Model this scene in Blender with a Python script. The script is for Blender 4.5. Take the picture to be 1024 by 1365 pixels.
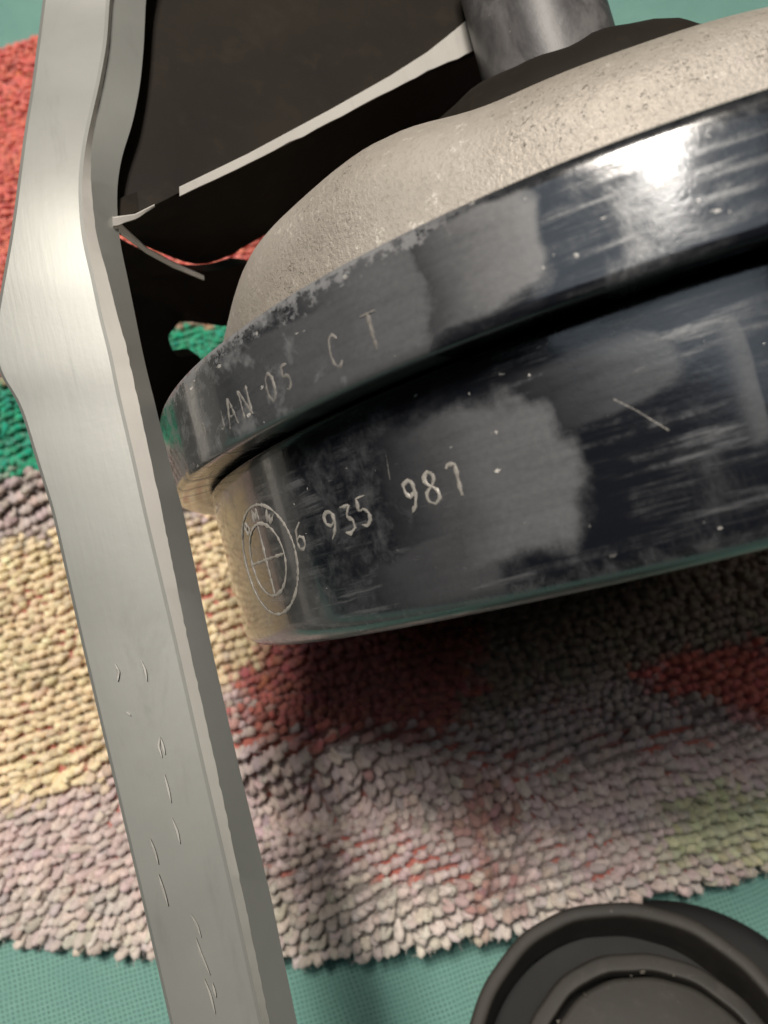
import bpy, bmesh, math, random
import numpy as np
from mathutils import Vector, Matrix
random.seed(7); rng = np.random.default_rng(7)
for o in list(bpy.data.objects): bpy.data.objects.remove(o)
S = bpy.context.scene; COL = S.collection

# ------------------------------------------------------------------ camera, world, lights, exposure
R = 0.05                       # horn radius (m); all measures below are in horn radii
PITCH = math.radians(66); FPX = 1100.0
HC = 2.518 * R + 0.0032
cp, sp = math.cos(PITCH), math.sin(PITCH)
def c2w(x, y, z):              # (right, image-down, forward) in horn radii from the viewpoint -> world metres
    return Vector((x*R, R*(z*cp - y*sp), HC - R*(y*cp + z*sp)))
def at(px, py, z):             # photo pixel (1024 x 1365) at distance z
    return c2w((px-512)/FPX*z, (py-682.5)/FPX*z, z)
def on_table(px, py, height=0.0):
    dx, dy = (px-512)/FPX, (py-682.5)/FPX
    z = (HC-height)/R/(dy*cp+sp)
    return at(px, py, z)
cam = bpy.data.cameras.new('camera'); cam_o = bpy.data.objects.new('camera', cam); COL.objects.link(cam_o)
cam_o.location = (0, 0, HC); cam_o.rotation_euler = (math.pi/2-PITCH, 0, 0)
cam.sensor_fit = 'HORIZONTAL'; cam.sensor_width = 36; cam.lens = 36*FPX/1024
cam.clip_start = 0.002; cam.clip_end = 20
cam.dof.use_dof = True; cam.dof.focus_distance = 1.28*R; cam.dof.aperture_fstop = 62
S.camera = cam_o
w = bpy.data.worlds.new('World'); S.world = w; w.use_nodes = True
bgn = w.node_tree.nodes['Background']; bgn.inputs[0].default_value = (1.0, 0.95, 0.9, 1); bgn.inputs[1].default_value = 0.006
def area(name, loc, size, sizey, power, col):
    l = bpy.data.lights.new(name, 'AREA'); l.shape = 'RECTANGLE'; l.size = size; l.size_y = sizey; l.energy = power; l.color = col
    o = bpy.data.objects.new(name, l); COL.objects.link(o); o.location = loc
    return o      # shines straight down
area('ceiling_lamp', (-0.085, 0.050, 0.70), 0.030, 0.10, 1.0, (1.0, 0.95, 0.88))
area('soft_key', (-0.130, 0.150, 0.70), 0.14, 0.13, 5.9, (1.0, 0.92, 0.82))  # overhead soft key split off the ceiling lamp to soften shadows; no window
area('right_fill', (0.46, 0.10, 0.62), 0.16, 0.16, 0.32, (1.0, 0.93, 0.85))  # unseen fill added for the arm's right side and the right-hand towel
area('reflection_panel', (-0.30, -0.05, 1.10), 0.85, 0.42, 0.9, (0.74, 0.87, 1.0))  # unseen panel added and sized for the bluish reflection on the enamel
vs = S.view_settings; vs.view_transform = 'Standard'; vs.look = 'None'; vs.exposure = 0; vs.gamma = 1; vs.use_curve_mapping = False

# ------------------------------------------------------------------ helpers
def empty(name, loc=(0,0,0), **props):
    o = bpy.data.objects.new(name, None); COL.objects.link(o); o.location = loc; o.empty_display_size = 0.01
    for k, v in props.items(): o[k] = v
    return o
def mesh_obj(name, verts, faces, mat, parent=None, smooth=True, sharp=35, uvs=None, world=True, **props):
    me = bpy.data.meshes.new(name); me.from_pydata([tuple(v) for v in verts], [], faces)
    if uvs is not None:
        ul = me.uv_layers.new(name='UVMap'); idx = np.empty(len(me.loops), dtype=np.int32); me.loops.foreach_get('vertex_index', idx)
        ul.data.foreach_set('uv', np.asarray(uvs, dtype=np.float32)[idx].ravel())
    bm = bmesh.new(); bm.from_mesh(me); bmesh.ops.recalc_face_normals(bm, faces=bm.faces); bm.to_mesh(me); bm.free()
    if smooth:
        me.polygons.foreach_set('use_smooth', [True]*len(me.polygons))
        me.set_sharp_from_angle(angle=math.radians(sharp))
    me.materials.append(mat)
    o = bpy.data.objects.new(name, me); COL.objects.link(o)
    if parent is not None:
        o.parent = parent
        if world:
            m = parent.matrix_basis.copy(); p = parent.parent
            while p is not None: m = p.matrix_basis @ m; p = p.parent
            me.transform(m.inverted())
    for k, v in props.items(): o[k] = v
    return o
class NT:
    def __init__(s, name):
        s.m = bpy.data.materials.new(name); s.m.use_nodes = True; s.t = s.m.node_tree
        s.b = s.t.nodes['Principled BSDF']
    def n(s, kind, **kw):
        d = s.t.nodes.new(kind)
        for k, v in kw.items(): setattr(d, k, v)
        return d
    def put(s, sock, v):
        if isinstance(v, bpy.types.NodeSocket): s.t.links.new(v, sock)
        elif v is not None:
            if sock.type == 'RGBA' and len(v) == 3: v = (*v, 1)
            sock.default_value = v
    def math(s, op, a, b=None, c=None, clamp=False):
        d = s.n('ShaderNodeMath', operation=op, use_clamp=clamp)
        for i, v in enumerate((a, b, c)):
            if v is not None: s.put(d.inputs[i], v)
        return d.outputs[0]
    def mix(s, f, a, b):
        d = s.n('ShaderNodeMix', data_type='RGBA'); s.put(d.inputs[0], f); s.put(d.inputs[6], a); s.put(d.inputs[7], b); return d.outputs[2]
    def fmix(s, f, a, b):
        d = s.n('ShaderNodeMix', data_type='FLOAT'); s.put(d.inputs[0], f); s.put(d.inputs[2], a); s.put(d.inputs[3], b); return d.outputs[0]
    def noise(s, vec, scale, detail=4, rough=0.6, dist=0.0):
        d = s.n('ShaderNodeTexNoise'); s.put(d.inputs['Vector'], vec); d.inputs['Scale'].default_value = scale
        d.inputs['Detail'].default_value = detail; d.inputs['Roughness'].default_value = rough; d.inputs['Distortion'].default_value = dist
        return d.outputs[0]
    def ramp(s, v, lo, hi, a=0.0, b=1.0):
        d = s.n('ShaderNodeMapRange', interpolation_type='SMOOTHSTEP'); s.put(d.inputs[0], v)
        for i, q in enumerate((lo, hi, a, b)): s.put(d.inputs[1+i], q)
        return d.outputs[0]
    def obj(s): return s.n('ShaderNodeTexCoord').outputs['Object']
    def uv(s): return s.n('ShaderNodeTexCoord').outputs['UV']
    def vmul(s, v, k):
        d = s.n('ShaderNodeVectorMath', operation='MULTIPLY'); s.put(d.inputs[0], v); d.inputs[1].default_value = k; return d.outputs[0]
    def math_vec(s, v, n):
        d = s.n('ShaderNodeVectorMath', operation='ADD'); s.put(d.inputs[0], v); c = s.n('ShaderNodeCombineXYZ'); s.put(c.inputs[0], s.math('MULTIPLY', n, .05)); s.t.links.new(c.outputs[0], d.inputs[1]); return d.outputs[0]
    def sep(s, v):
        d = s.n('ShaderNodeSeparateXYZ'); s.put(d.inputs[0], v); return d.outputs
    def bump(s, h, strength=0.3, dist=0.0002):
        d = s.n('ShaderNodeBump'); d.inputs['Strength'].default_value = strength; d.inputs['Distance'].default_value = dist
        s.put(d.inputs['Height'], h); s.t.links.new(d.outputs[0], s.b.inputs['Normal']); return d
    def set(s, **kw):
        for k, v in kw.items(): s.put(s.b.inputs[k.replace('_', ' ')], v)
        return s.m

# ------------------------------------------------------------------ materials
HBV = -.4436       # height of the bowl's worn lower edge
def gloss_black(name, blobs, dust_amt, mottle, mo_u=-.16, edge=10.0):
    """black stove enamel: dusty film in patches, wiped streaks, grit, scratches. UV: x = arc, y = height (horn radii)"""
    t = NT(name); uv = t.uv(); u, v, _ = t.sep(uv)
    wob = t.noise(uv, 7, 3, .5); wob2 = t.noise(uv, 31, 5, .7)
    wb = t.math('ADD', t.math('MULTIPLY', t.math('SUBTRACT', wob, .5), 1.1), t.math('MULTIPLY', t.math('SUBTRACT', wob2, .5), .30))
    film = None
    for (cu, cv, ru, rv, amt) in blobs:
        a = t.math('DIVIDE', t.math('SUBTRACT', u, cu), ru); b = t.math('DIVIDE', t.math('SUBTRACT', v, cv), rv)
        d = t.math('POWER', t.math('ADD', t.math('POWER', t.math('ABSOLUTE', a), 5.0), t.math('POWER', t.math('ABSOLUTE', b), 4.0)), .22)
        e = t.ramp(t.math('ADD', d, wb), 1.16, .92, 0.0, amt)
        e = t.math('MULTIPLY', e, t.ramp(t.math('ADD', a, wb), -1.1, .55, .05, 1.0))
        film = e if film is None else t.math('MAXIMUM', film, e)
    mott = t.noise(uv, 5.5, 8, .72, .6)
    dust = t.ramp(mott, .50, .72, 0.0, dust_amt)
    streak = t.noise(t.vmul(uv, (5, 70, 1)), 1.0, 5, .65)
    str2 = t.ramp(streak, .44, .70, 0, .48)
    grain = t.noise(uv, 120, 3, .7)
    m3 = t.noise(uv, 22, 7, .68, .25)
    film = t.math('MULTIPLY', film, t.ramp(streak, .25, .60, .86, 1.0))
    left = t.math('MULTIPLY', t.ramp(m3, .40, .74, 0, .9), t.ramp(u, mo_u+.06, mo_u-.18, 0, mottle))
    film = t.math('MAXIMUM', film, left)
    f = t.math('MAXIMUM', t.math('MAXIMUM', film, dust), t.math('MULTIPLY', str2, t.ramp(mott, .38, .6)))
    f = t.math('MULTIPLY', f, t.fmix(grain, .72, 1.2), clamp=True)
    vor = t.n('ShaderNodeTexVoronoi', feature='DISTANCE_TO_EDGE'); t.put(vor.inputs['Vector'], uv); vor.inputs['Scale'].default_value = 3
    f = t.math('MAXIMUM', f, t.ramp(t.math('ADD', v, t.math('MULTIPLY', t.math('SUBTRACT', m3, .5), .10)), HBV+.038, HBV+.0, 0, .55))
    chip = t.noise(uv, 60, 6, .75)
    wear = t.ramp(t.math('ADD', v, t.math('MULTIPLY', t.math('SUBTRACT', chip, .5), .16)), edge-.022, edge+.002, 0, 1.0)
    f = t.math('MAXIMUM', f, t.math('MULTIPLY', wear, t.ramp(u, -.05, -.22, .10, 1.0)))
    v2 = t.n('ShaderNodeTexVoronoi'); t.put(v2.inputs['Vector'], t.math_vec(uv, wob2)); v2.inputs['Scale'].default_value = 70; v2.inputs['Randomness'].default_value = 1
    sp_ = t.sep(v2.outputs['Color'])
    rad = t.math('MULTIPLY', t.math('POWER', sp_[0], 9.0), .20)
    speck = t.math('MULTIPLY', t.math('LESS_THAN', v2.outputs['Distance'], rad), t.ramp(wob, .36, .56))
    base = t.mix(f, (.007, .008, .011), (.165, .168, .175))
    base = t.mix(speck, base, (.5, .48, .45))
    rgh = t.fmix(f, .085, .55); rgh = t.math('ADD', rgh, t.math('MULTIPLY', streak, .11))
    t.bump(t.math('ADD', t.math('ADD', t.math('MULTIPLY', streak, .35), t.math('MULTIPLY', grain, .5)), t.math('MULTIPLY', speck, 2.0)), .22, .00007)
    t.set(Base_Color=base, Roughness=rgh, Specular_IOR_Level=.85)
    t.set(Coat_Weight=t.fmix(f, .6, 0.05), Coat_Roughness=.06)
    return t.m
def cast_metal():
    t = NT('cast_zinc'); o = t.obj()
    a = t.noise(o, 160, 6, .7); b = t.noise(o, 900, 4, .75); c = t.noise(o, 42, 4, .6)
    pit = t.math('MULTIPLY', t.ramp(t.noise(o, 2300, 5, .7, 1.5), .60, .68), t.ramp(c, .44, .60))
    base = t.mix(a, (.35, .32, .28), (.48, .44, .395)); gr = t.noise(o, 3200, 3, .7); base = t.mix(t.ramp(b, .58, .70, 0, .7), base, (.70, .66, .60)); base = t.mix(t.ramp(gr, .5, .66, 0, .35), base, (.22, .20, .17)); base = t.mix(t.ramp(c, .42, .64, 0, .65), base, (.29, .255, .215))
    base = t.mix(t.math('MULTIPLY', pit, .65), base, (.16, .14, .12))
    t.bump(t.math('SUBTRACT', t.math('ADD', t.math('MULTIPLY', a, .6), t.math('ADD', t.math('MULTIPLY', b, .7), t.math('MULTIPLY', gr, .9))), pit), .8, .00016); t.put(t.b.inputs['Normal'].links[0].from_node.inputs['Strength'], t.ramp(t.noise(o, 38, 2, .5), .36, .62, .15, 1.0))
    return t.set(Base_Color=base, Roughness=t.fmix(b, .42, .68), Metallic=.25)
def alu(name, col, rough, metal=.85):
    t = NT(name); o = t.obj()
    br = t.noise(t.vmul(o, (2600, 170, 170)), 1.0, 3, .6); big = t.noise(o, 70, 4, .55); sm = t.noise(o, 1500, 3, .6)
    v = t.n('ShaderNodeTexVoronoi'); t.put(v.inputs['Vector'], o); v.inputs['Scale'].default_value = 210
    pit = t.math('LESS_THAN', v.outputs['Distance'], t.math('MULTIPLY', t.math('POWER', t.sep(v.outputs['Color'])[1], 14.0), .10))
    base = t.mix(big, tuple(c*.80 for c in col), tuple(min(1, c*1.12) for c in col)); sm2 = t.noise(t.vmul(o, (240, 60, 60)), 1.0, 6, .7, .5); base = t.mix(t.ramp(sm2, .52, .74, 0, .35), base, tuple(c*.55 for c in col)); base = t.mix(pit, base, (.10, .09, .08))
    t.bump(t.math('ADD', t.math('MULTIPLY', br, .5), t.math('ADD', t.math('MULTIPLY', sm, .35), t.math('MULTIPLY', big, 2))), .25, .00006)
    return t.set(Base_Color=base, Roughness=t.fmix(big, rough-.05, rough+.07), Metallic=metal)
def dark_plastic(name, col, rough, scale=260, dust=.12, spec=.5):
    t = NT(name); o = t.obj(); a = t.noise(o, scale, 5, .65); b = t.noise(o, 60, 4, .6)
    base = t.mix(t.ramp(b, .35, .75), col, tuple(c*1.7+.001 for c in col)); base = t.mix(t.ramp(a, .50, .75, 0, .5), base, tuple(min(.3, c*2.6+.002) for c in col)); base = t.mix(t.ramp(t.noise(o, 1700, 4, .75), .66, .74, 0, dust), base, (.20, .18, .16))
    t.bump(a, .35, .00015)
    return t.set(Specular_IOR_Level=spec, Base_Color=base, Roughness=t.fmix(b, rough-.08, rough+.12))
def worn_grey():
    t = NT('worn_grey_plastic'); o = t.obj(); a = t.noise(o, 110, 6, .7, .8); b = t.noise(o, 500, 4, .7)
    base = t.mix(t.ramp(a, .40, .70), (.04, .038, .04), (.13, .125, .125)); base = t.mix(t.ramp(b, .66, .74, 0, .5), base, (.32, .30, .28))
    t.bump(b, .3, .0001); return t.set(Base_Color=base, Roughness=.46)
def engraved(name='engraved_bare_metal', hi=(.52, .49, .45)):
    t = NT(name); o = t.obj(); a = t.noise(o, 1400, 3, .7)
    t.bump(a, .6, .0001); return t.set(Base_Color=t.mix(a, (.10, .095, .085), hi), Roughness=.5, Metallic=.2)
def terry():
    t = NT('terry_yarn'); o = t.obj()
    at_ = t.n('ShaderNodeAttribute', attribute_name='yarn'); a = t.noise(o, 900, 4, .7); b = t.noise(o, 3800, 2, .6)
    base = t.mix(t.ramp(a, .3, .7, 0, .30), at_.outputs['Color'], t.mix(.5, at_.outputs['Color'], (.10, .07, .06)))
    t.bump(t.math('ADD', b, a), .55, .00018)
    return t.set(Base_Color=base, Roughness=.9, Sheen_Weight=.35, Sheen_Roughness=.45, Specular_IOR_Level=.15)
def weave():
    t = NT('teal_woven_cotton'); o = t.obj(); x, y, z = t.sep(o)
    wob = t.noise(o, 90, 3, .5); x = t.math('ADD', x, t.math('MULTIPLY', wob, .0016)); y = t.math('ADD', y, t.math('MULTIPLY', t.noise(o, 70, 3, .5), .0016))
    k = 2*math.pi/.00062
    a = t.math('SINE', t.math('ADD', t.math('MULTIPLY', x, k*.93), t.math('MULTIPLY', y, k*.30)))
    b = t.math('SINE', t.math('SUBTRACT', t.math('MULTIPLY', y, k*.93), t.math('MULTIPLY', x, k*.30)))
    h = t.math('MULTIPLY', t.math('ADD', a, 1.0), t.math('ADD', b, 1.0))
    hole = t.ramp(h, 2.0, 3.3); n = t.noise(o, 420, 4, .65); fib = t.noise(t.vmul(o, (700, 6000, 1)), 1, 3, .6)
    base = t.mix(n, (.125, .265, .23), (.19, .35, .305)); base = t.mix(t.ramp(fib, .5, .75, 0, .4), base, (.26, .46, .40))
    base = t.mix(t.ramp(t.noise(o, 28, 5, .65), .35, .7, 0, .45), base, (.10, .24, .21)); base = t.mix(t.math('MULTIPLY', hole, t.ramp(n, .25, .7, .35, .9)), base, (.012, .05, .05))
    t.bump(t.math('SUBTRACT', t.math('MULTIPLY', n, .5), hole), .7, .00018)
    return t.set(Base_Color=base, Roughness=.88, Sheen_Weight=.15, Specular_IOR_Level=.15)
M_DOME = cast_metal(); M_BAR = alu('satin_aluminium', (.262, .266, .250), .48, .42); M_EDGE = alu('bare_cut_edge', (.60, .58, .54), .55, .25)
M_MARK = alu('stamped_burr', (.44, .43, .40), .45, .4)
M_DARK = dark_plastic('dark_brown_coating', (.0085, .0062, .0040), .75, spec=.22); M_RUB = dark_plastic('black_rubber', (.016, .015, .014), .55)
M_RUBG = dark_plastic('dusty_rubber', (.020, .0175, .0145), .66, 320, .8); M_CRUMB = dark_plastic('rubber_crumb', (.06, .055, .045), .8); M_GREY = worn_grey(); M_ENG = engraved(); M_ENG2 = engraved('worn_engraving', (.34, .32, .30))
M_TERRY = terry(); M_WEAVE = weave(); M_GROOVE = dark_plastic('gasket_black', (.003, .003, .003), .75, dust=.03)

# ------------------------------------------------------------------ the setting: teal cloth
def sheet():
    nx, ny = 60, 60; vs_, fs = [], []
    for j in range(ny+1):
        for i in range(nx+1):
            x = -0.21+0.60*i/nx; y = -0.20+0.85*j/ny
            vs_.append((x, y, 0.0004*math.sin(x*61+y*23)+0.0003*math.sin(y*83-x*37)-.0012))
    for j in range(ny):
        for i in range(nx):
            a = j*(nx+1)+i; fs.append((a, a+1, a+nx+2, a+nx+1))
    mesh_obj('ground_cloth', vs_, fs, M_WEAVE, kind='structure', label='teal woven cotton cloth spread under the towel')
sheet()

# ------------------------------------------------------------------ towel
def P2(px, py): p = on_table(px, py, .002); return (p.x, p.y)
near_edge = [P2(*q) for q in ((-220, 1240), (0, 1252), (120, 1262), (250, 1274), (390, 1276), (520, 1262), (640, 1240), (760, 1212), (900, 1180), (1024, 1152), (1300, 1100))]
far_edge = [P2(*q) for q in ((-220, 108), (0, 66), (50, 46), (200, 30), (480, 60), (700, 130), (1300, 150))]
def interp(pts, x):
    xs = [p[0] for p in pts]; ys = [p[1] for p in pts]; return float(np.interp(x, xs, ys))
# (centre, half-width x, half-width y, height, turn)
FOLDS = [(P2(10, 668), .030, .0042, .0048, .10), (P2(70, 560), .05, .012, .004, .1), (P2(150, 1000), .04, .012, .0022, .1),
         (P2(700, 1050), .040, .0065, .0075, .22), (P2(430, 1005), .026, .0050, .0100, -.02), (P2(760, 1150), .035, .006, .0055, .30), (P2(520, 1185), .022, .0055, .0045, .05),
         (P2(640, 1130), .0035, .014, -.0030, -.15), (P2(470, 1090), .018, .0055, -.0060, .1), (P2(980, 960), .03, .012, .0035, .3), (P2(330, 1180), .012, .014, .0014, 0), (P2(560, 1235), .030, .0040, .0050, .12), (P2(860, 1175), .030, .0040, .0045, .25)]
NEX, NEY = np.array(near_edge).T; FEX, FEY = np.array(far_edge).T
def towel_z(x, y):
    x = np.asarray(x, float); y = np.asarray(y, float); z = .0012+0*x
    for c, sx, sy, h, r in FOLDS:
        dx, dy = x-c[0], y-c[1]; a = dx*math.cos(r)+dy*math.sin(r); b = -dx*math.sin(r)+dy*math.cos(r); z = z+h*np.exp(-(a/sx)**2-(b/sy)**2)
    z = z+.0006*np.sin(x*130+y*60)+.0005*np.sin(y*170-x*50)+.0003*np.sin(x*310-y*240)
    e = np.clip((y-np.interp(x, NEX, NEY))/.008, 0, 1); return np.maximum(.0003, z*(.55+.45*e))
# dyed patches of the towel, in towel coordinates
CORAL=(.74,.22,.175); GREEN=(.03,.33,.20); MAUVE=(.50,.42,.40); CREAM=(.80,.66,.44); PINKG=(.60,.49,.46); BEIGE=(.60,.53,.48); RED=(.54,.19,.16); LIME=(.50,.50,.33); BROWN=(.40,.32,.26); DULL=(.42,.25,.22)
def poly(*pts): return [P2(*p) for p in pts]
PATCH = [
 (poly((-300,-200),(1500,-200),(1500,330),(420,300),(330,420),(120,440),(60,470),(0,505),(-300,560)), CORAL),
 (poly((-300,560),(0,505),(60,470),(200,395),(330,390),(520,440),(520,520),(300,520),(140,600),(70,640),(0,662),(-300,690)), GREEN),
 (poly((-300,690),(0,662),(70,640),(140,600),(300,520),(330,640),(240,690),(75,712),(0,722),(-300,740)), MAUVE),
 (poly((-300,740),(0,722),(75,712),(240,690),(330,640),(345,880),(300,900),(230,985),(150,1030),(0,1075),(-300,1130)), CREAM),
 (poly((290,790),(560,700),(640,860),(600,985),(420,1000),(330,972),(296,880)), RED),
 (poly((560,700),(1500,600),(1500,800),(880,880),(700,930),(600,985),(640,860)), BROWN),
 (poly((840,905),(1040,780),(1500,700),(1500,1040),(1030,995),(950,958),(880,940)), CORAL),
 (poly((855,1060),(1500,980),(1500,1150),(1010,1140),(880,1150)), LIME),
 (poly((600,1030),(640,1020),(690,1040),(650,1090),(668,1160),(655,1215),(625,1205),(615,1120),(590,1060)), DULL),
]
def inside(x, y, pl):
    c = np.zeros(x.shape, bool); j = len(pl)-1
    for i in range(len(pl)):
        xi, yi = pl[i]; xj, yj = pl[j]
        if yi != yj: c ^= ((yi > y) != (yj > y)) & (x < (xj-xi)*(y-yi)/(yj-yi)+xi)
        j = i
    return c
Y_PINK = P2(0, 1180)[1]
def yarn_colour(x, y, jit):
    x = x+rng.normal(0, jit, x.shape)+.0016*np.sin(y*700+x*300); y = y+rng.normal(0, jit*.7, x.shape)+.0010*np.sin(x*520)
    col = np.where((y > Y_PINK)[:, None], np.array(PINKG), np.array(BEIGE)); red = y > Y_PINK
    for pl, c in reversed(PATCH):
        m = inside(x, y, pl); col[m] = c; red[m] = c in (CREAM, PINKG, CORAL, RED)
    return col, red
def build_towel():
    tw = empty('towel', (0, .08, 0), label='striped terry towel in coral, green, cream and grey on teal cloth', category='towel')
    xs = np.arange(-.135, .1551, .0016); ny = 140
    X = np.repeat(xs[:, None], ny+1, 1); T = np.linspace(0, 1, ny+1)[None]
    Y = np.interp(X, NEX, NEY)*(1-T)+np.interp(X, FEX, FEY)*T; Z = towel_z(X, Y)
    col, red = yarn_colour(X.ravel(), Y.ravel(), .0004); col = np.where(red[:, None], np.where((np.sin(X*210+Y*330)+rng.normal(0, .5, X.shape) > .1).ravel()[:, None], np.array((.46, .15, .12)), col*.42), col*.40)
    fs = [(i*(ny+1)+j, (i+1)*(ny+1)+j, (i+1)*(ny+1)+j+1, i*(ny+1)+j+1) for i in range(len(xs)-1) for j in range(ny)]
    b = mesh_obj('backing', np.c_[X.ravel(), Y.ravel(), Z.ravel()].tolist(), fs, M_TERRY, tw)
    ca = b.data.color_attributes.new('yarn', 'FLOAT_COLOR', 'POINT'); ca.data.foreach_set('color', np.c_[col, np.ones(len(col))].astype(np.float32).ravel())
    # loops of yarn: bent tubes in rows, leaning over each other
    NS, NR = 7, 6; dr, dc = .00168, .00102
    ymin, ymax = NEY.min()-.09, FEY.max()+.08; rows = np.arange(ymin, ymax, dr); cols = np.arange(-.135, .153, dc)
    gx = (cols[None]+(np.arange(len(rows)) % 2)[:, None]*dc*.5).ravel(); gy = (rows[:, None]+0*cols[None]).ravel(); N = len(gx)
    px = gx+rng.normal(0, .00016, N); py = gy+.26*gx+1.0*gx*np.abs(gx)+rng.normal(0, .00010, N)+.0009*np.sin(gx*75+gy*40)+.0003*np.sin(gx*230+gy*90)
    e0 = np.interp(px, NEX, NEY); k = (py > e0+rng.normal(0, .00012, N)) & (py < np.interp(px, FEX, FEY))
    px, py, e0 = px[k], py[k], e0[k]; N = len(px)
    z0 = towel_z(px, py); nx_ = -(towel_z(px+.0008, py)-z0)/.0008; ny_ = -(towel_z(px, py+.0008)-z0)/.0008
    n = np.c_[nx_, ny_, np.ones(N)]; n /= np.linalg.norm(n, axis=1)[:, None]
    hem = np.exp(-((py-e0)/.006)**2); rn = lambda sd: rng.normal(0, sd, N)
    H = (.00160+rn(.00020))*(1-.2*hem); Wd = .00036+rn(.00008); rad = (.00049+rn(.00005))
    th = rn(.30)*(1+.3*hem)+.24+2.0*np.abs(px)+.20*np.sin(px*60+py*90); d = np.c_[np.cos(th), np.sin(th), 0*th]; d -= n*(d*n).sum(1)[:, None]; d /= np.linalg.norm(d, axis=1)[:, None]
    s_ = np.cross(n, d); lean = -.70+rn(.16)+.25*np.sin(px*47-py*71); lx = .30*np.sin(px*33+py*57)+rn(.22)
    q = np.linspace(0, 1, NS); a_ = math.pi*(1.12*q-.06); hg = H[:, None]*np.maximum(0, np.sin(a_))[None]**.8
    P0 = np.c_[px, py, z0-.0002]
    pts = P0[:, None]+d[:, None]*(Wd[:, None]*-np.cos(a_)[None]+lx[:, None]*hg)[..., None]+n[:, None]*(hg*(1-.12*np.abs(lean))[:, None])[..., None]+s_[:, None]*(lean[:, None]*hg*.9+.0003*(q-.5)[None])[..., None]
    tan = np.gradient(pts, axis=1); tan /= np.linalg.norm(tan, axis=2)[..., None]
    n1 = np.cross(tan, s_[:, None]); n1 /= np.linalg.norm(n1, axis=2)[..., None]+1e-12; n2 = np.cross(tan, n1)
    ang = np.linspace(0, 2*math.pi, NR, endpoint=False); rr = rad[:, None]*(.84+.30*np.sin(math.pi*q))[None]
    tw_ = ang[None, None]+.0*rr[..., None]; ply = 1+.20*np.cos(2*(tw_-q[None, :, None]*5.0))          # two twisted plies
    ring = pts[:, :, None]+(np.cos(tw_)[..., None]*n1[:, :, None]+np.sin(tw_)[..., None]*n2[:, :, None])*(rr[..., None]*ply)[..., None]
    ring += rng.normal(0, .000035, ring.shape)
    col = (yarn_colour(px, py, .0012)[0]+yarn_colour(px, py, .0022)[0])*.5; col = np.clip(col*(1+rng.normal(0, .10, (N, 1)))+rng.normal(0, .014, (N, 3)), .01, .92)
    V = ring.reshape(-1, 3); C = np.repeat(col, NS*NR, axis=0)
    kk, mm = np.meshgrid(np.arange(NS-1), np.arange(NR), indexing='ij'); kk, mm = kk.ravel(), mm.ravel(); m2 = (mm+1) % NR
    quad = np.c_[kk*NR+mm, kk*NR+m2, (kk+1)*NR+m2, (kk+1)*NR+mm]; F = (np.arange(N)[:, None, None]*NS*NR+quad[None]).reshape(-1, 4)
    # loose fibres
    NF = 10; li = np.repeat(np.arange(N), NF); M = len(li); k0 = rng.integers(1, NS-1, M); m0 = rng.integers(0, NR, M)
    q0 = ring[li, k0, m0]; out = q0-pts[li, k0]; out /= np.linalg.norm(out, axis=1)[:, None]
    d1 = out*.7+rng.normal(0, .6, (M, 3))+n[li]*.3; d1 /= np.linalg.norm(d1, axis=1)[:, None]; lf = (.00022+.00050*rng.random(M)**2)[:, None]
    sd = np.cross(d1, rng.normal(0, 1, (M, 3))); sd *= .000030/np.linalg.norm(sd, axis=1)[:, None]; q1 = q0+d1*lf; q2 = q1+(d1+rng.normal(0, .6, (M, 3)))*lf*.6
    FVv = np.stack([q0-sd, q0+sd, q1+sd, q1-sd, q2+sd*.2, q2-sd*.2], 1).reshape(-1, 3); b0 = len(V)+np.arange(M)*6
    F2 = np.concatenate([np.c_[b0, b0+1, b0+2, b0+3], np.c_[b0+3, b0+2, b0+4, b0+5]])
    V = np.concatenate([V, FVv])-np.array(tw.location); C = np.concatenate([C, np.repeat(np.clip(col*1.1, 0, .95)[li], 6, axis=0)]); F = np.concatenate([F, F2]).astype(np.int32)
    me = bpy.data.meshes.new('terry_loops'); me.vertices.add(len(V)); me.vertices.foreach_set('co', V.astype(np.float32).ravel())
    me.loops.add(F.size); me.loops.foreach_set('vertex_index', F.ravel()); me.polygons.add(len(F)); me.polygons.foreach_set('loop_start', np.arange(0, F.size, 4, dtype=np.int32))
    me.update(calc_edges=True); me.polygons.foreach_set('use_smooth', np.ones(len(F), bool))
    ca = me.color_attributes.new('yarn', 'FLOAT_COLOR', 'POINT'); ca.data.foreach_set('color', np.c_[C, np.ones(len(C))].astype(np.float32).ravel())
    me.materials.append(M_TERRY); o = bpy.data.objects.new('terry_loops', me); COL.objects.link(o); o.parent = tw; o['kind'] = 'stuff'
    print('loops', N, 'faces', len(F))
build_towel()

# ------------------------------------------------------------------ the horn
Cc = np.array([.5182, -.3812, 1.7991]); ax = np.array([-.2599, -1, .0683]); ax /= np.linalg.norm(ax)
def cdir(v): return Vector((v[0], v[2]*cp-v[1]*sp, -(v[1]*cp+v[2]*sp)))
Zl = cdir(ax); tocam = -Cc-ax*np.dot(-Cc, ax); tocam /= np.linalg.norm(tocam)
Yl = -cdir(tocam); Xl = Yl.cross(Zl); HB = -.4436
horn_base = c2w(*(Cc+ax*HB))
HM = Matrix((Xl, Yl, Zl)).transposed().to_4x4(); HM.translation = horn_base; HM = HM @ Matrix.Scale(R, 4)
horn = empty('car_horn', label='black enamelled disc horn with grey cast back and long aluminium bracket, resting on the towel', category='horn')
horn.matrix_basis = Matrix.Translation(horn_base) @ Matrix((Xl, Yl, Zl)).transposed().to_4x4()
def hl(phi, r, h): return Vector((r*math.sin(phi)*R, -r*math.cos(phi)*R, (h-HB)*R))     # phi = 0 faces the viewpoint
HMI = HM.inverted(); CAMW = Vector((0, 0, HC))
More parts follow.
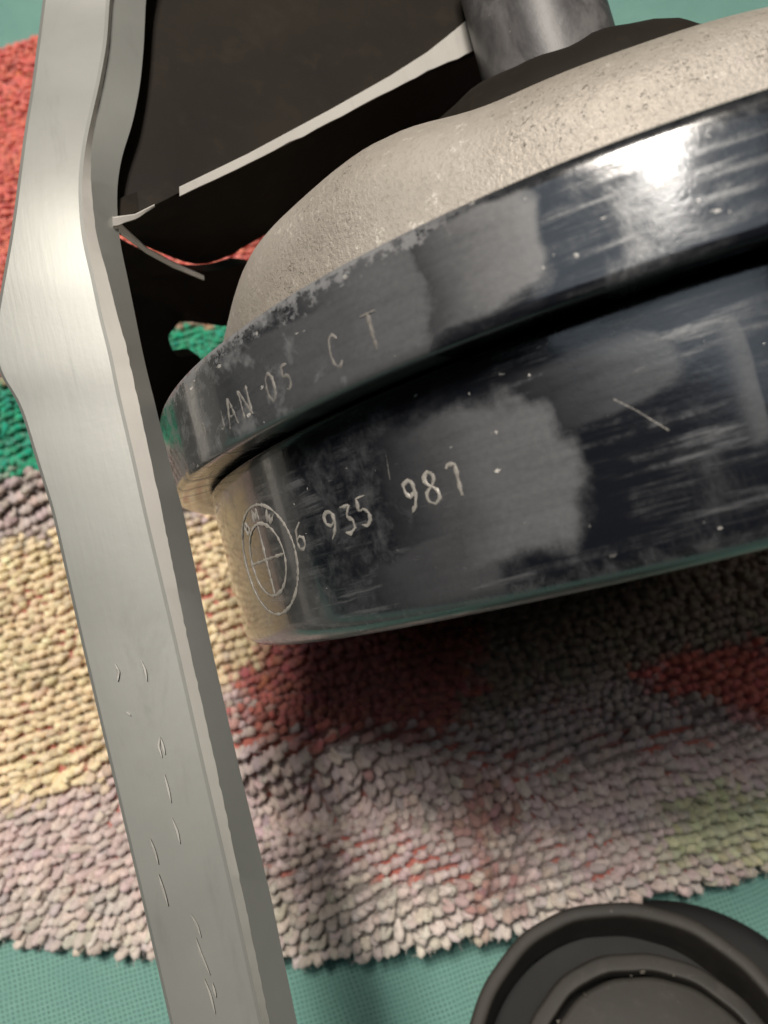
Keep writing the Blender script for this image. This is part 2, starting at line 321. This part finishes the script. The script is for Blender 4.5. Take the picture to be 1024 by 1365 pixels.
def cyl_hit(px, py, r):
    o = HMI @ CAMW; d = (HMI @ at(px, py, 1.0))-o
    A = d.x**2+d.y**2; B = 2*(o.x*d.x+o.y*d.y); Cq = o.x**2+o.y**2-r*r; disc = B*B-4*A*Cq
    s = (-B-math.sqrt(max(0, disc)))/(2*A); q = o+d*s; return math.atan2(q.x, -q.y), q.z+HB
def lathe(name, prof, mat, parent, n=240, closed=False, wob=0.0, sharp=35, **props):
    vs_, uv_, fs = [], [], []; m = len(prof); L = [0]
    for i in range(n+1):
        ph = -math.pi+2*math.pi*i/n
        for (r, h) in prof:
            rr = r+wob*(math.sin(ph*7+h*9)+.6*math.sin(ph*19+2))
            vs_.append(hl(ph, rr, h)); uv_.append((ph, h))
    for i in range(n):
        for k in range(m-1 if not closed else m):
            k2 = (k+1) % m; a = i*m+k; b = i*m+k2; c = (i+1)*m+k2; d = (i+1)*m+k
            fs.append((a, b, c, d))
    o = mesh_obj(name, vs_, fs, mat, parent, uvs=uv_, world=False, sharp=sharp, **props); return o
def rnd(c, a, b, n=5):      # quadratic corner a -> b about control c
    return [((1-q)**2*a[0]+2*q*(1-q)*c[0]+q*q*b[0], (1-q)**2*a[1]+2*q*(1-q)*c[1]+q*q*b[1]) for q in [k/n for k in range(n+1)]]
def blob(px0, py0, px1, py1, r, amt):
    a = cyl_hit(px0, (py0+py1)/2, r); b = cyl_hit(px1, (py0+py1)/2, r); c = cyl_hit((px0+px1)/2, py0, r); d = cyl_hit((px0+px1)/2, py1, r)
    return ((a[0]+b[0])/2, (c[1]+d[1])/2, abs(b[0]-a[0])/2, abs(c[1]-d[1])/2, amt)
RB = .934
M_BOWL = gloss_black('black_enamel_bowl', [blob(500, 545, 752, 760, RB, .55), blob(470, 720, 680, 850, RB, .30), blob(960, 420, 1010, 600, RB, .25), blob(640, 470, 900, 560, RB, .22)], .26, .40, -.22)
M_BAND = gloss_black('black_enamel_band', [blob(480, 290, 738, 430, 1, .66), blob(230, 420, 560, 580, 1, .45), blob(360, 340, 560, 500, 1, .55)], .50, .95, edge=.002)
bowl_prof = [(.0, HB-.0)] + [(.3, HB), (.6, HB), (.80, HB)] + rnd((RB, HB), (RB-.07, HB), (RB, HB+.042), 9) + [(RB, -.40+.05), (RB, -.30), (RB, -.24)] + rnd((RB+.002, -.140), (RB+.001, -.149), (RB-.006, -.140), 4) + [(.88, -.139)]
bowl = lathe('bowl', bowl_prof, M_BOWL, horn)
groove = lathe('gasket', [(.90, -.175), (.905, -.165), (.905, -.13), (.90, -.12)], M_GROOVE, horn)
band_prof = [(.93, .006), (.955, .010)] + rnd((1, .008), (.985, .009), (1, -.010), 4) + [(1, -.05), (1, -.09), (1, -.122)] + rnd((1, -.139), (1, -.125), (.986, -.138), 4) + [(.94, -.136), (.90, -.130)]
band = lathe('crimped_rim', band_prof, M_BAND, horn, n=360, wob=.0007)
dome_prof = [(.875, -.01), (.862, .03), (.852, .09)] + rnd((.845, .165), (.85, .11), (.765, .212), 8) + rnd((.68, .262), (.74, .224), (.56, .270), 6) + [(.3, .273), (.0, .275)]
dome = lathe('cast_back', dome_prof, M_DOME, horn, n=200, wob=.002)
ph0 = cyl_hit(405, 300, .80)[0]
for v in dome.data.vertices:                     # cast lug on the left shoulder
    x, y = v.co.x/R, v.co.y/R; r = math.hypot(x, y); ph = math.atan2(x, -y); g = math.exp(-((ph-ph0)/.33)**4)
    if r > .3:
        k = min(1, max(0, (v.co.z/R+HB-.05)/.12)); v.co.z += .045*R*g*k*min(1, (r-.3)/.25)
collar = lathe('rubber_collar', [(.44, .25)] + rnd((.42, .47), (.43, .36), (.27, .51), 6) + [(.0, .52)], M_DARK, horn, n=96, wob=.006)
stud = lathe('stud', [(.135, .24), (.132, .45)] + rnd((.128, .80), (.129, .75), (.11, .80), 4) + [(0, .80)], M_GREY, horn, n=72)
stud.location = Vector((.010, -.24, 0))*R

# stroke lettering ------------------------------------------------
G = {'0': [[(.5,1),(.15,.8),(.1,.5),(.15,.2),(.5,0),(.85,.2),(.9,.5),(.85,.8),(.5,1)]], '1': [[(.2,.75),(.55,1),(.55,0)]],
 '3': [[(.1,.95),(.85,.95),(.45,.6),(.85,.42),(.85,.15),(.5,0),(.1,.1)]], '5': [[(.85,1),(.2,1),(.15,.55),(.6,.6),(.88,.4),(.8,.1),(.45,0),(.1,.1)]],
 '6': [[(.75,1),(.35,.8),(.15,.4),(.2,.1),(.5,0),(.82,.12),(.85,.42),(.5,.55),(.18,.4)]], '9': [[(.82,.6),(.5,.45),(.18,.6),(.15,.88),(.5,1),(.82,.88),(.85,.55),(.7,.2),(.35,0)]],
 '8': [[(.5,.54),(.2,.68),(.2,.9),(.5,1),(.8,.9),(.8,.68),(.5,.54),(.12,.36),(.14,.1),(.5,0),(.86,.1),(.88,.36),(.5,.54)]], '7': [[(.1,.9),(.15,1),(.75,1),(.72,.5),(.7,0)]],
 'J': [[(.7,1),(.7,.2),(.45,0),(.15,.15)]], 'A': [[(.05,0),(.5,1),(.95,0)],[(.22,.36),(.78,.36)]], 'N': [[(.1,0),(.1,1),(.88,0),(.88,1)]],
 'C': [[(.85,.82),(.55,1),(.2,.85),(.1,.5),(.2,.15),(.55,0),(.85,.18)]], 'T': [[(.05,1),(.95,1)],[(.5,1),(.5,0)]], 'G': [[(.9,.85),(.5,1),(.15,.75),(.12,.3),(.5,0),(.88,.2),(.88,.5),(.55,.5)]],
 'B': [[(.15,0),(.15,1),(.65,.97),(.75,.75),(.6,.54),(.15,.52)],[(.6,.54),(.85,.3),(.7,.03),(.15,0)]], 'M': [[(.05,0),(.1,1),(.5,.3),(.9,1),(.95,0)]], 'W': [[(0,1),(.25,0),(.5,.75),(.75,0),(1,1)]]}
def resample(pl, n):
    pl = np.array(pl, float); d = np.r_[0, np.cumsum(np.linalg.norm(np.diff(pl, axis=0), axis=1))]; q = np.linspace(0, d[-1], n)
    return np.c_[np.interp(q, d, pl[:, 0]), np.interp(q, d, pl[:, 1])]
def strokes(name, lines, r, rad, parent, mat=None, jitter=.12, sides=5, lift=.35, dens=1.0, **props):
    """lines in (phi, h); thin raised burr of bare metal lying on the drum of radius r"""
    V, F = [], []
    for pl in lines:
        seg = np.array(pl); Ln = np.linalg.norm(np.diff(seg*np.array([r, 1]), axis=0), axis=1).sum()
        n = max(6, int(Ln/(rad*1.6)*dens)); pts = resample(pl, n)
        pts = pts+rng.normal(0, rad*jitter, pts.shape); b = len(V)
        P3 = [hl(p, r+rad*lift*.3, h) for p, h in pts]
        for i in range(n):
            tn = (P3[min(n-1, i+1)]-P3[max(0, i-1)]).normalized(); nn = Vector((math.sin(pts[i][0]), -math.cos(pts[i][0]), 0)); sd = tn.cross(nn)
            rr = rad*R*(.35+.95*rng.random())*(.5 if i in (0, n-1) else 1)
            for k in range(sides):
                a = 2*math.pi*k/sides; V.append(P3[i]+sd*math.cos(a)*rr+nn*math.sin(a)*rr*.55)
        for i in range(n-1):
            for k in range(sides):
                k2 = (k+1) % sides; F.append((b+i*sides+k, b+i*sides+k2, b+(i+1)*sides+k2, b+(i+1)*sides+k))
        F.append(tuple(b+k for k in range(sides))); F.append(tuple(b+(n-1)*sides+k for k in range(sides)))
    return mesh_obj(name, V, F, mat or M_ENG, parent, world=False, sharp=60, **props)
def char(ch, px, py, hpx, wpx, r, rad, parent, name='engraved_character', mat=None):
    """character centred on the photo pixel; upright along the horn axis"""
    phi, h = cyl_hit(px, py, r); p1, _ = cyl_hit(px-wpx/2, py, r); p2, _ = cyl_hit(px+wpx/2, py, r); _, h1 = cyl_hit(px, py-hpx/2, r); _, h2 = cyl_hit(px, py+hpx/2, r)
    dw = p2-p1; dh = h1-h2
    ls = [[(phi+(x-.5)*dw, h+(y-.5)*dh) for x, y in l] for l in G[ch]]
    return strokes(name, ls, r, rad, parent, mat)
for ch, x, y, hp, wp in (('6',400,716,38,15),('9',441,700,40,18),('3',464,692,42,18),('5',485,682,42,18),('9',548,661,46,20),('8',575,650,46,22),('7',607,640,46,20)):
    char(ch, x, y, hp, wp, RB, .0030, bowl)
for ch, x, y, hp, wp in (('1',273,572,24,6),('J',296,560,30,8),('A',308,549,44,14),('N',327,536,44,15),('0',361,516,44,14),('5',382,503,36,13),('C',447,468,50,18),('T',496,442,54,24)):
    char(ch, x, y, hp, wp, 1, .0024, band, mat=M_ENG2)
# roundel on the bowl
def roundel():
    e0 = cyl_hit(357, 743, RB); h_t = cyl_hit(350, 668, RB)[1]; h_b = cyl_hit(366, 820, RB)[1]; Rv = (h_t-h_b)/2; hc = (h_t+h_b)/2
    p_l = cyl_hit(320, 745, RB)[0]; p_r = cyl_hit(396, 742, RB)[0]; pc = (p_l+p_r)/2; Ru = (p_r-p_l)/2
    print('roundel', Ru*RB, Rv)
    Ru = min(Ru, Rv/RB*1.15); pc = p_r-Ru
    def ell(k): return [(pc+Ru*k*math.cos(a), hc+Rv*k*math.sin(a)) for a in np.linspace(0, 2*math.pi, 60)]
    ls = [ell(1), ell(.66), [(pc, hc+Rv*.66), (pc, hc-Rv*.66)], [(pc-Ru*.66, hc), (pc+Ru*.66, hc)]]
    for ch, ang in (('B', 125), ('M', 90), ('W', 55)):
        a = math.radians(ang); cx, cy = .83*math.cos(a), .83*math.sin(a); t = a-math.pi/2
        for l in G[ch]:
            ls.append([(pc+Ru*(cx+((x-.5)*math.cos(t)-(y-.5)*math.sin(t))*.22), hc+Rv*(cy+((x-.5)*math.sin(t)+(y-.5)*math.cos(t))*.22)) for x, y in l])
    strokes('engraved_roundel', ls, RB, .0029, bowl, jitter=.05, label='engraved round emblem with quartered centre and three letters')
roundel()
strokes('scratch', [[cyl_hit(818, 532, RB), cyl_hit(850, 548, RB), cyl_hit(892, 574, RB)]], RB, .0007, bowl)
strokes('scratch', [[cyl_hit(505, 560, RB), cyl_hit(514, 600, RB), cyl_hit(520, 640, RB)]], RB, .0004, bowl)

# bracket -----------------------------------------------------------
def lerp_st(tab, y):
    ys = [t[0] for t in tab]; return [float(np.interp(y, ys, [t[k] for t in tab])) for k in range(1, len(tab[0]))]
ST = [ # y, left, front right, bevel right, side right, depth
 (-420,110,196,200,240,1.62),(-200,82,168,172,214,1.57),(0,57,146,150,194,1.50),(55,50,143,147,192,1.47),(110,43,133,138,187,1.44),(165,34,120,126,176,1.405),(200,29,113,121,163,1.385),(240,24,109,121,156,1.365),(280,19,110,124,156,1.35),(320,13,114,130,160,1.34),
 (370,4,126,145,171,1.33),(420,-5,136,157,181,1.325),(470,-8,149,171,191,1.32),(495,-4,154,176,197,1.318),(512,6,157,180,201,1.317),(526,20,160,183,205,1.317),(560,32,168,190,213,1.315),(620,50,182,203,228,1.31),(680,69,195,216,245,1.305),(850,107,235,250,280,1.29),(1020,147,273,288,319,1.27),(1190,187,312,324,361,1.25),(1365,227,350,360,397,1.23),(1600,281,404,412,452,1.20),(1800,327,452,460,500,1.17)]
def build_bar():
    ys = np.arange(-420, 1801, 8.0); tab = np.array([lerp_st(ST, y) for y in ys]); kx = np.arange(-6, 7); kk = np.exp(-(kx/2.6)**2); kk /= kk.sum()
    pad = np.pad(tab, ((6, 6), (0, 0)), mode='reflect', reflect_type='odd'); sm = np.stack([np.convolve(pad[:, c], kk, 'valid') for c in range(5)], 1)
    V, F = [], []
    for y, (l, fr, br, sr, z) in zip(ys, sm):
        jag = rng.normal(0, .3)
        ring = [at(l, y, z+.004), at(l+4, y, z), at((l+fr)/2, y, z-.003), at(fr-5, y, z), at(fr, y, z+.002), at(br+jag, y+2, z+.018), at(sr, y+4, z+.056), at(sr-4, y+4, z+.064), at(l+(sr-fr)*.9, y+4, z+.064), at(l+1, y, z+.010)]
        V += ring
    k = 10
    for i in range(len(ys)-1):
        for j in range(k): F.append((i*k+j, i*k+(j+1) % k, (i+1)*k+(j+1) % k, (i+1)*k+j))
    F.append(tuple(range(k))); F.append(tuple((len(ys)-1)*k+j for j in range(k)))
    bar = mesh_obj('bracket_arm', V, F, M_BAR, horn, sharp=9); bar.data.materials.append(M_EDGE)
    for i, p in enumerate(bar.data.polygons):
        if i < (len(ys)-1)*k and i % k == 4: p.material_index = 1
    # stamped dashes on the face
    def dash(pts, wd):
        Vd, Fd = [], []; pl = resample(pts, 9); n = len(pl)
        for i, (x, y) in enumerate(pl):
            z = lerp_st(ST, y)[4]; wv = wd*(math.sin(math.pi*(i+.35)/(n-.3)))
            for s, dz in ((-1, .0005), (-.5, -.0052), (.5, -.0052), (1, .0005)): Vd.append(at(x+s*wv, y, z-.0006+dz))
        for i in range(n-1):
            for q in range(3): Fd.append((i*4+q, i*4+q+1, i*4+4+q+1, i*4+4+q))
        mesh_obj('stamped_mark', Vd, Fd, M_MARK, bar, sharp=60)
    for d in ([(153,884),(158,895),(157,908)],[(188,880),(193,892),(196,908)],[(168,949),(174,954)],[(213,982),(211,995),(216,1010)],[(220,1006),(217,994),(214,983)],[(219,1032),(224,1052),(228,1070)],[(229,1090),(236,1108),(240,1125)],
              [(200,1118),(205,1132),(211,1152)],[(211,1165),(217,1185),(224,1208)],[(254,1218),(262,1232),(268,1250)],[(261,1250),(268,1272),(280,1300)],[(272,1304),(280,1325),(287,1352)],[(283,1310),(288,1330)]):
        dash(d, 2.8)
build_bar()
def slab(name, outline, thick, mat, sub=1, **props):
    """outline: (px, py, z) corners of the visible face; extruded away from the viewpoint"""
    if sub > 1:
        A = np.array(outline, float); m = len(A); out = []
        for i in range(m):
            p0, p1, p2, p3 = A[i-1], A[i], A[(i+1) % m], A[(i+2) % m]
            for q in range(sub):
                u = q/sub; out.append(.5*(2*p1+(p2-p0)*u+(2*p0-5*p1+4*p2-p3)*u*u+(3*p1-p0-3*p2+p3)*u**3))
        outline = [tuple(o_) for o_ in out]
    f = [at(*p) for p in outline]; n = len(f); c = sum(f, Vector())/n
    nr = Vector()
    for i in range(n): nr += (f[i]-c).cross(f[(i+1) % n]-c)
    nr.normalize()
    if nr.dot(c-CAMW) < 0: nr = -nr
    V = f+[p+nr*thick*R for p in f]; F = [tuple(range(n)), tuple(n+i for i in reversed(range(n)))]
    for i in range(n): F.append((i, (i+1) % n, n+(i+1) % n, n+i))
    return mesh_obj(name, V, F, mat, horn, sharp=30, **props)
edge_line = [(140,304,1.42),(205,274,1.445),(240,256,1.475),(330,211,1.53),(440,152,1.60),(520,106,1.65),(570,74,1.685),(610,44,1.71),(640,18,1.73),(668,-2,1.745),(705,-50,1.76),(740,-120,1.78)]
def plate_mesh():
    n = len(edge_line); V, F = [], []; K = 8
    for i, (x, y, z) in enumerate(edge_line):
        f = (x-140)/600; xt, yt, zt = 112+f*648, -420, 1.84+f*.20
        for q in range(K+1):
            u = q/K; p = (x+(xt-x)*u, y+(yt-y)*u, z+(zt-z)*u); V += [at(*p), at(p[0], p[1], p[2]+.05)]
    m = 2*(K+1)
    for i in range(n-1):
        for q in range(K):
            a, b = i*m+2*q, (i+1)*m+2*q; F += [(a, b, b+2, a+2), (a+1, a+3, b+3, b+1)]
        a, b = i*m, (i+1)*m; F += [(a, a+1, b+1, b), (a+2*K, b+2*K, b+2*K+1, a+2*K+1)]
    for i in (0, n-1):
        for q in range(K): a = i*m+2*q; F.append((a, a+2, a+3, a+1))
    return mesh_obj('bracket_plate', V, F, M_DARK, horn, sharp=30)
plate = plate_mesh()
def strip(name, pts, mat, thick=.03):
    """a bare sawn edge: pts (px, py_top, py_bottom, z)"""
    V, F = [], []; n = len(pts); fine = []
    for i in range(n-1):
        for q in range(6): fine.append(tuple(pts[i][k]+(pts[i+1][k]-pts[i][k])*q/6 for k in range(4)))
    fine.append(pts[-1]); n = len(fine)
    for (x, t, b, z) in fine:
        j = rng.normal(0, .45)
        V += [at(x, t-1, z+.004), at(x, t+.5+j*.3, z-.012), at(x+.5, b+j-.8, z-.010), at(x+.5, b+j, z+.006), at(x, b, z+thick), at(x, t-1, z+thick)]
    for i in range(n-1):
        for j in range(6): F.append((i*6+j, i*6+(j+1) % 6, i*6+6+(j+1) % 6, i*6+6+j))
    F.append(tuple(range(6))); F.append(tuple((n-1)*6+j for j in range(6)))
    return mesh_obj(name, V, F, mat, horn, sharp=30)
strip('plate_edge', [(239,250,262,1.47),(330,206,219,1.525),(440,147,163,1.595),(520,102,121,1.645),(570,70,95,1.68),(610,38,78,1.705),(640,12,62,1.725),(675,-12,40,1.745),(710,-60,10,1.765)], M_EDGE)
strip('plate_edge', [(150,290,302,1.395),(180,286,293,1.42),(206,273,276,1.44)], M_EDGE)
strip('flange_edge', [(150,288,304,1.40),(170,307,319,1.43),(195,330,338,1.48),(230,349,357,1.55),(272,368,374,1.64)], M_EDGE)
slab('bracket_flange', [(150,300,1.42),(240,258,1.49),(440,158,1.62),(570,88,1.71),(650,50,1.76),(660,140,1.95),(520,260,2.06),(430,300,2.05),(385,302,1.98),(330,324,1.92),(312,338,1.9),(262,352,1.82),(200,330,1.66)], .035, M_DARK, sub=4)

slab('gap_shade_slab', [(150,420,1.70),(152,326,1.56),(196,338,1.62),(250,360,1.75),(290,360,1.87),(326,352,1.93),(352,366,1.98),(330,432,2.02),(240,428,1.92),(224,442,1.90),(236,474,1.93),(268,478,1.97),(250,540,1.95),(180,560,1.85)], .035, M_DARK, sub=5)  # added dark slab standing in for shade in the gap behind the arm
# ------------------------------------------------------------------ second round component, lower right
def canister():
    c0 = (858, 1462); z0 = 1.80
    o = at(*c0, z0); axis = (CAMW-o).normalized(); axis = (axis+Vector((.10, .10, .25))).normalized()
    xl = Vector((1, 0, 0)); xl = (xl-axis*xl.dot(axis)).normalized(); yl = axis.cross(xl)
    pr = z0/FPX*R         # metres per photo pixel there
    root = empty('rubber_cup', label='dark round rubber-rimmed housing with concentric rings, beside the hem of the towel', category='housing')
    low = 2.40*R
    root.matrix_basis = Matrix.Translation(o) @ Matrix((xl, yl, axis)).transposed().to_4x4()
    def lat(name, prof, mat, off=(0, 0), n=128, wob=0.0):
        V, F = [], []; m = len(prof)
        for i in range(n):
            a = 2*math.pi*i/n
            wv = wob*(math.sin(3*a+1)+.5*math.sin(7*a)+.4*math.sin(17*a+2))
            for r, h in prof: r += wv*(r > 0); V.append(Vector((off[0]*pr+r*pr*math.cos(a), off[1]*pr+r*pr*math.sin(a), h*pr)))
        for i in range(n):
            for k in range(m-1): a = i*m+k; b = ((i+1) % n)*m+k; F.append((a, a+1, b+1, b))
        return mesh_obj(name, V, F, mat, root, world=False)
    lat('outer_lip', [(234, -200), (241, -60)]+rnd((243, 2), (242, -10), (236, 2), 4)+[(231, 3), (226, 2)]+rnd((221, 0), (223, 1), (220, -8), 3)+[(214, -115)], M_RUBG, wob=1.6)
    lat('groove', [(214, -108), (100, -112), (0, -112)], M_GROOVE)
    lat('inner_ring', [(190, -110), (189, -22)]+rnd((188, -8), (189, -14), (183, -7), 4)+[(170, -5)]+rnd((165, -5), (167, -5), (164, -12), 3)+[(163, -40)], M_RUBG, (20, -14), wob=1.8)
    lat('centre_cap', [(161, -44), (160, -14)]+rnd((159, -5), (160, -9), (153, -4), 3)+[(110, 1), (60, 4), (0, 5)], M_RUBG, (23, -17), wob=1.5)
    lat('body', [(0, -260), (252, -260), (264, -200)]+rnd((268, -130), (267, -150), (240, -126), 5)+[(205, -124)], M_GROOVE, (80, 6))
    for k in range(5):                             # crumbs of rubber lying on the edge of the cap
        a = math.radians((74, 88, 95, 121, 140)[k]); r0 = 163+rng.normal(0, 2); sz = (1.4, 2.6, 1.2, 2.2, 1.6)[k]; V = []
        c = Vector(((23+r0*math.cos(a))*pr, (-17+r0*math.sin(a))*pr, -2*pr))
        for q in range(8): V.append(c+Vector(rng.normal(0, sz, 3))*pr)
        bm = bmesh.new(); [bm.verts.new(v) for v in V]; bmesh.ops.convex_hull(bm, input=bm.verts); bm.verts.index_update()
        mesh_obj('crumb', [v.co.copy() for v in bm.verts], [[v.index for v in f.verts] for f in bm.faces], M_CRUMB, root, world=False); bm.free()
canister()
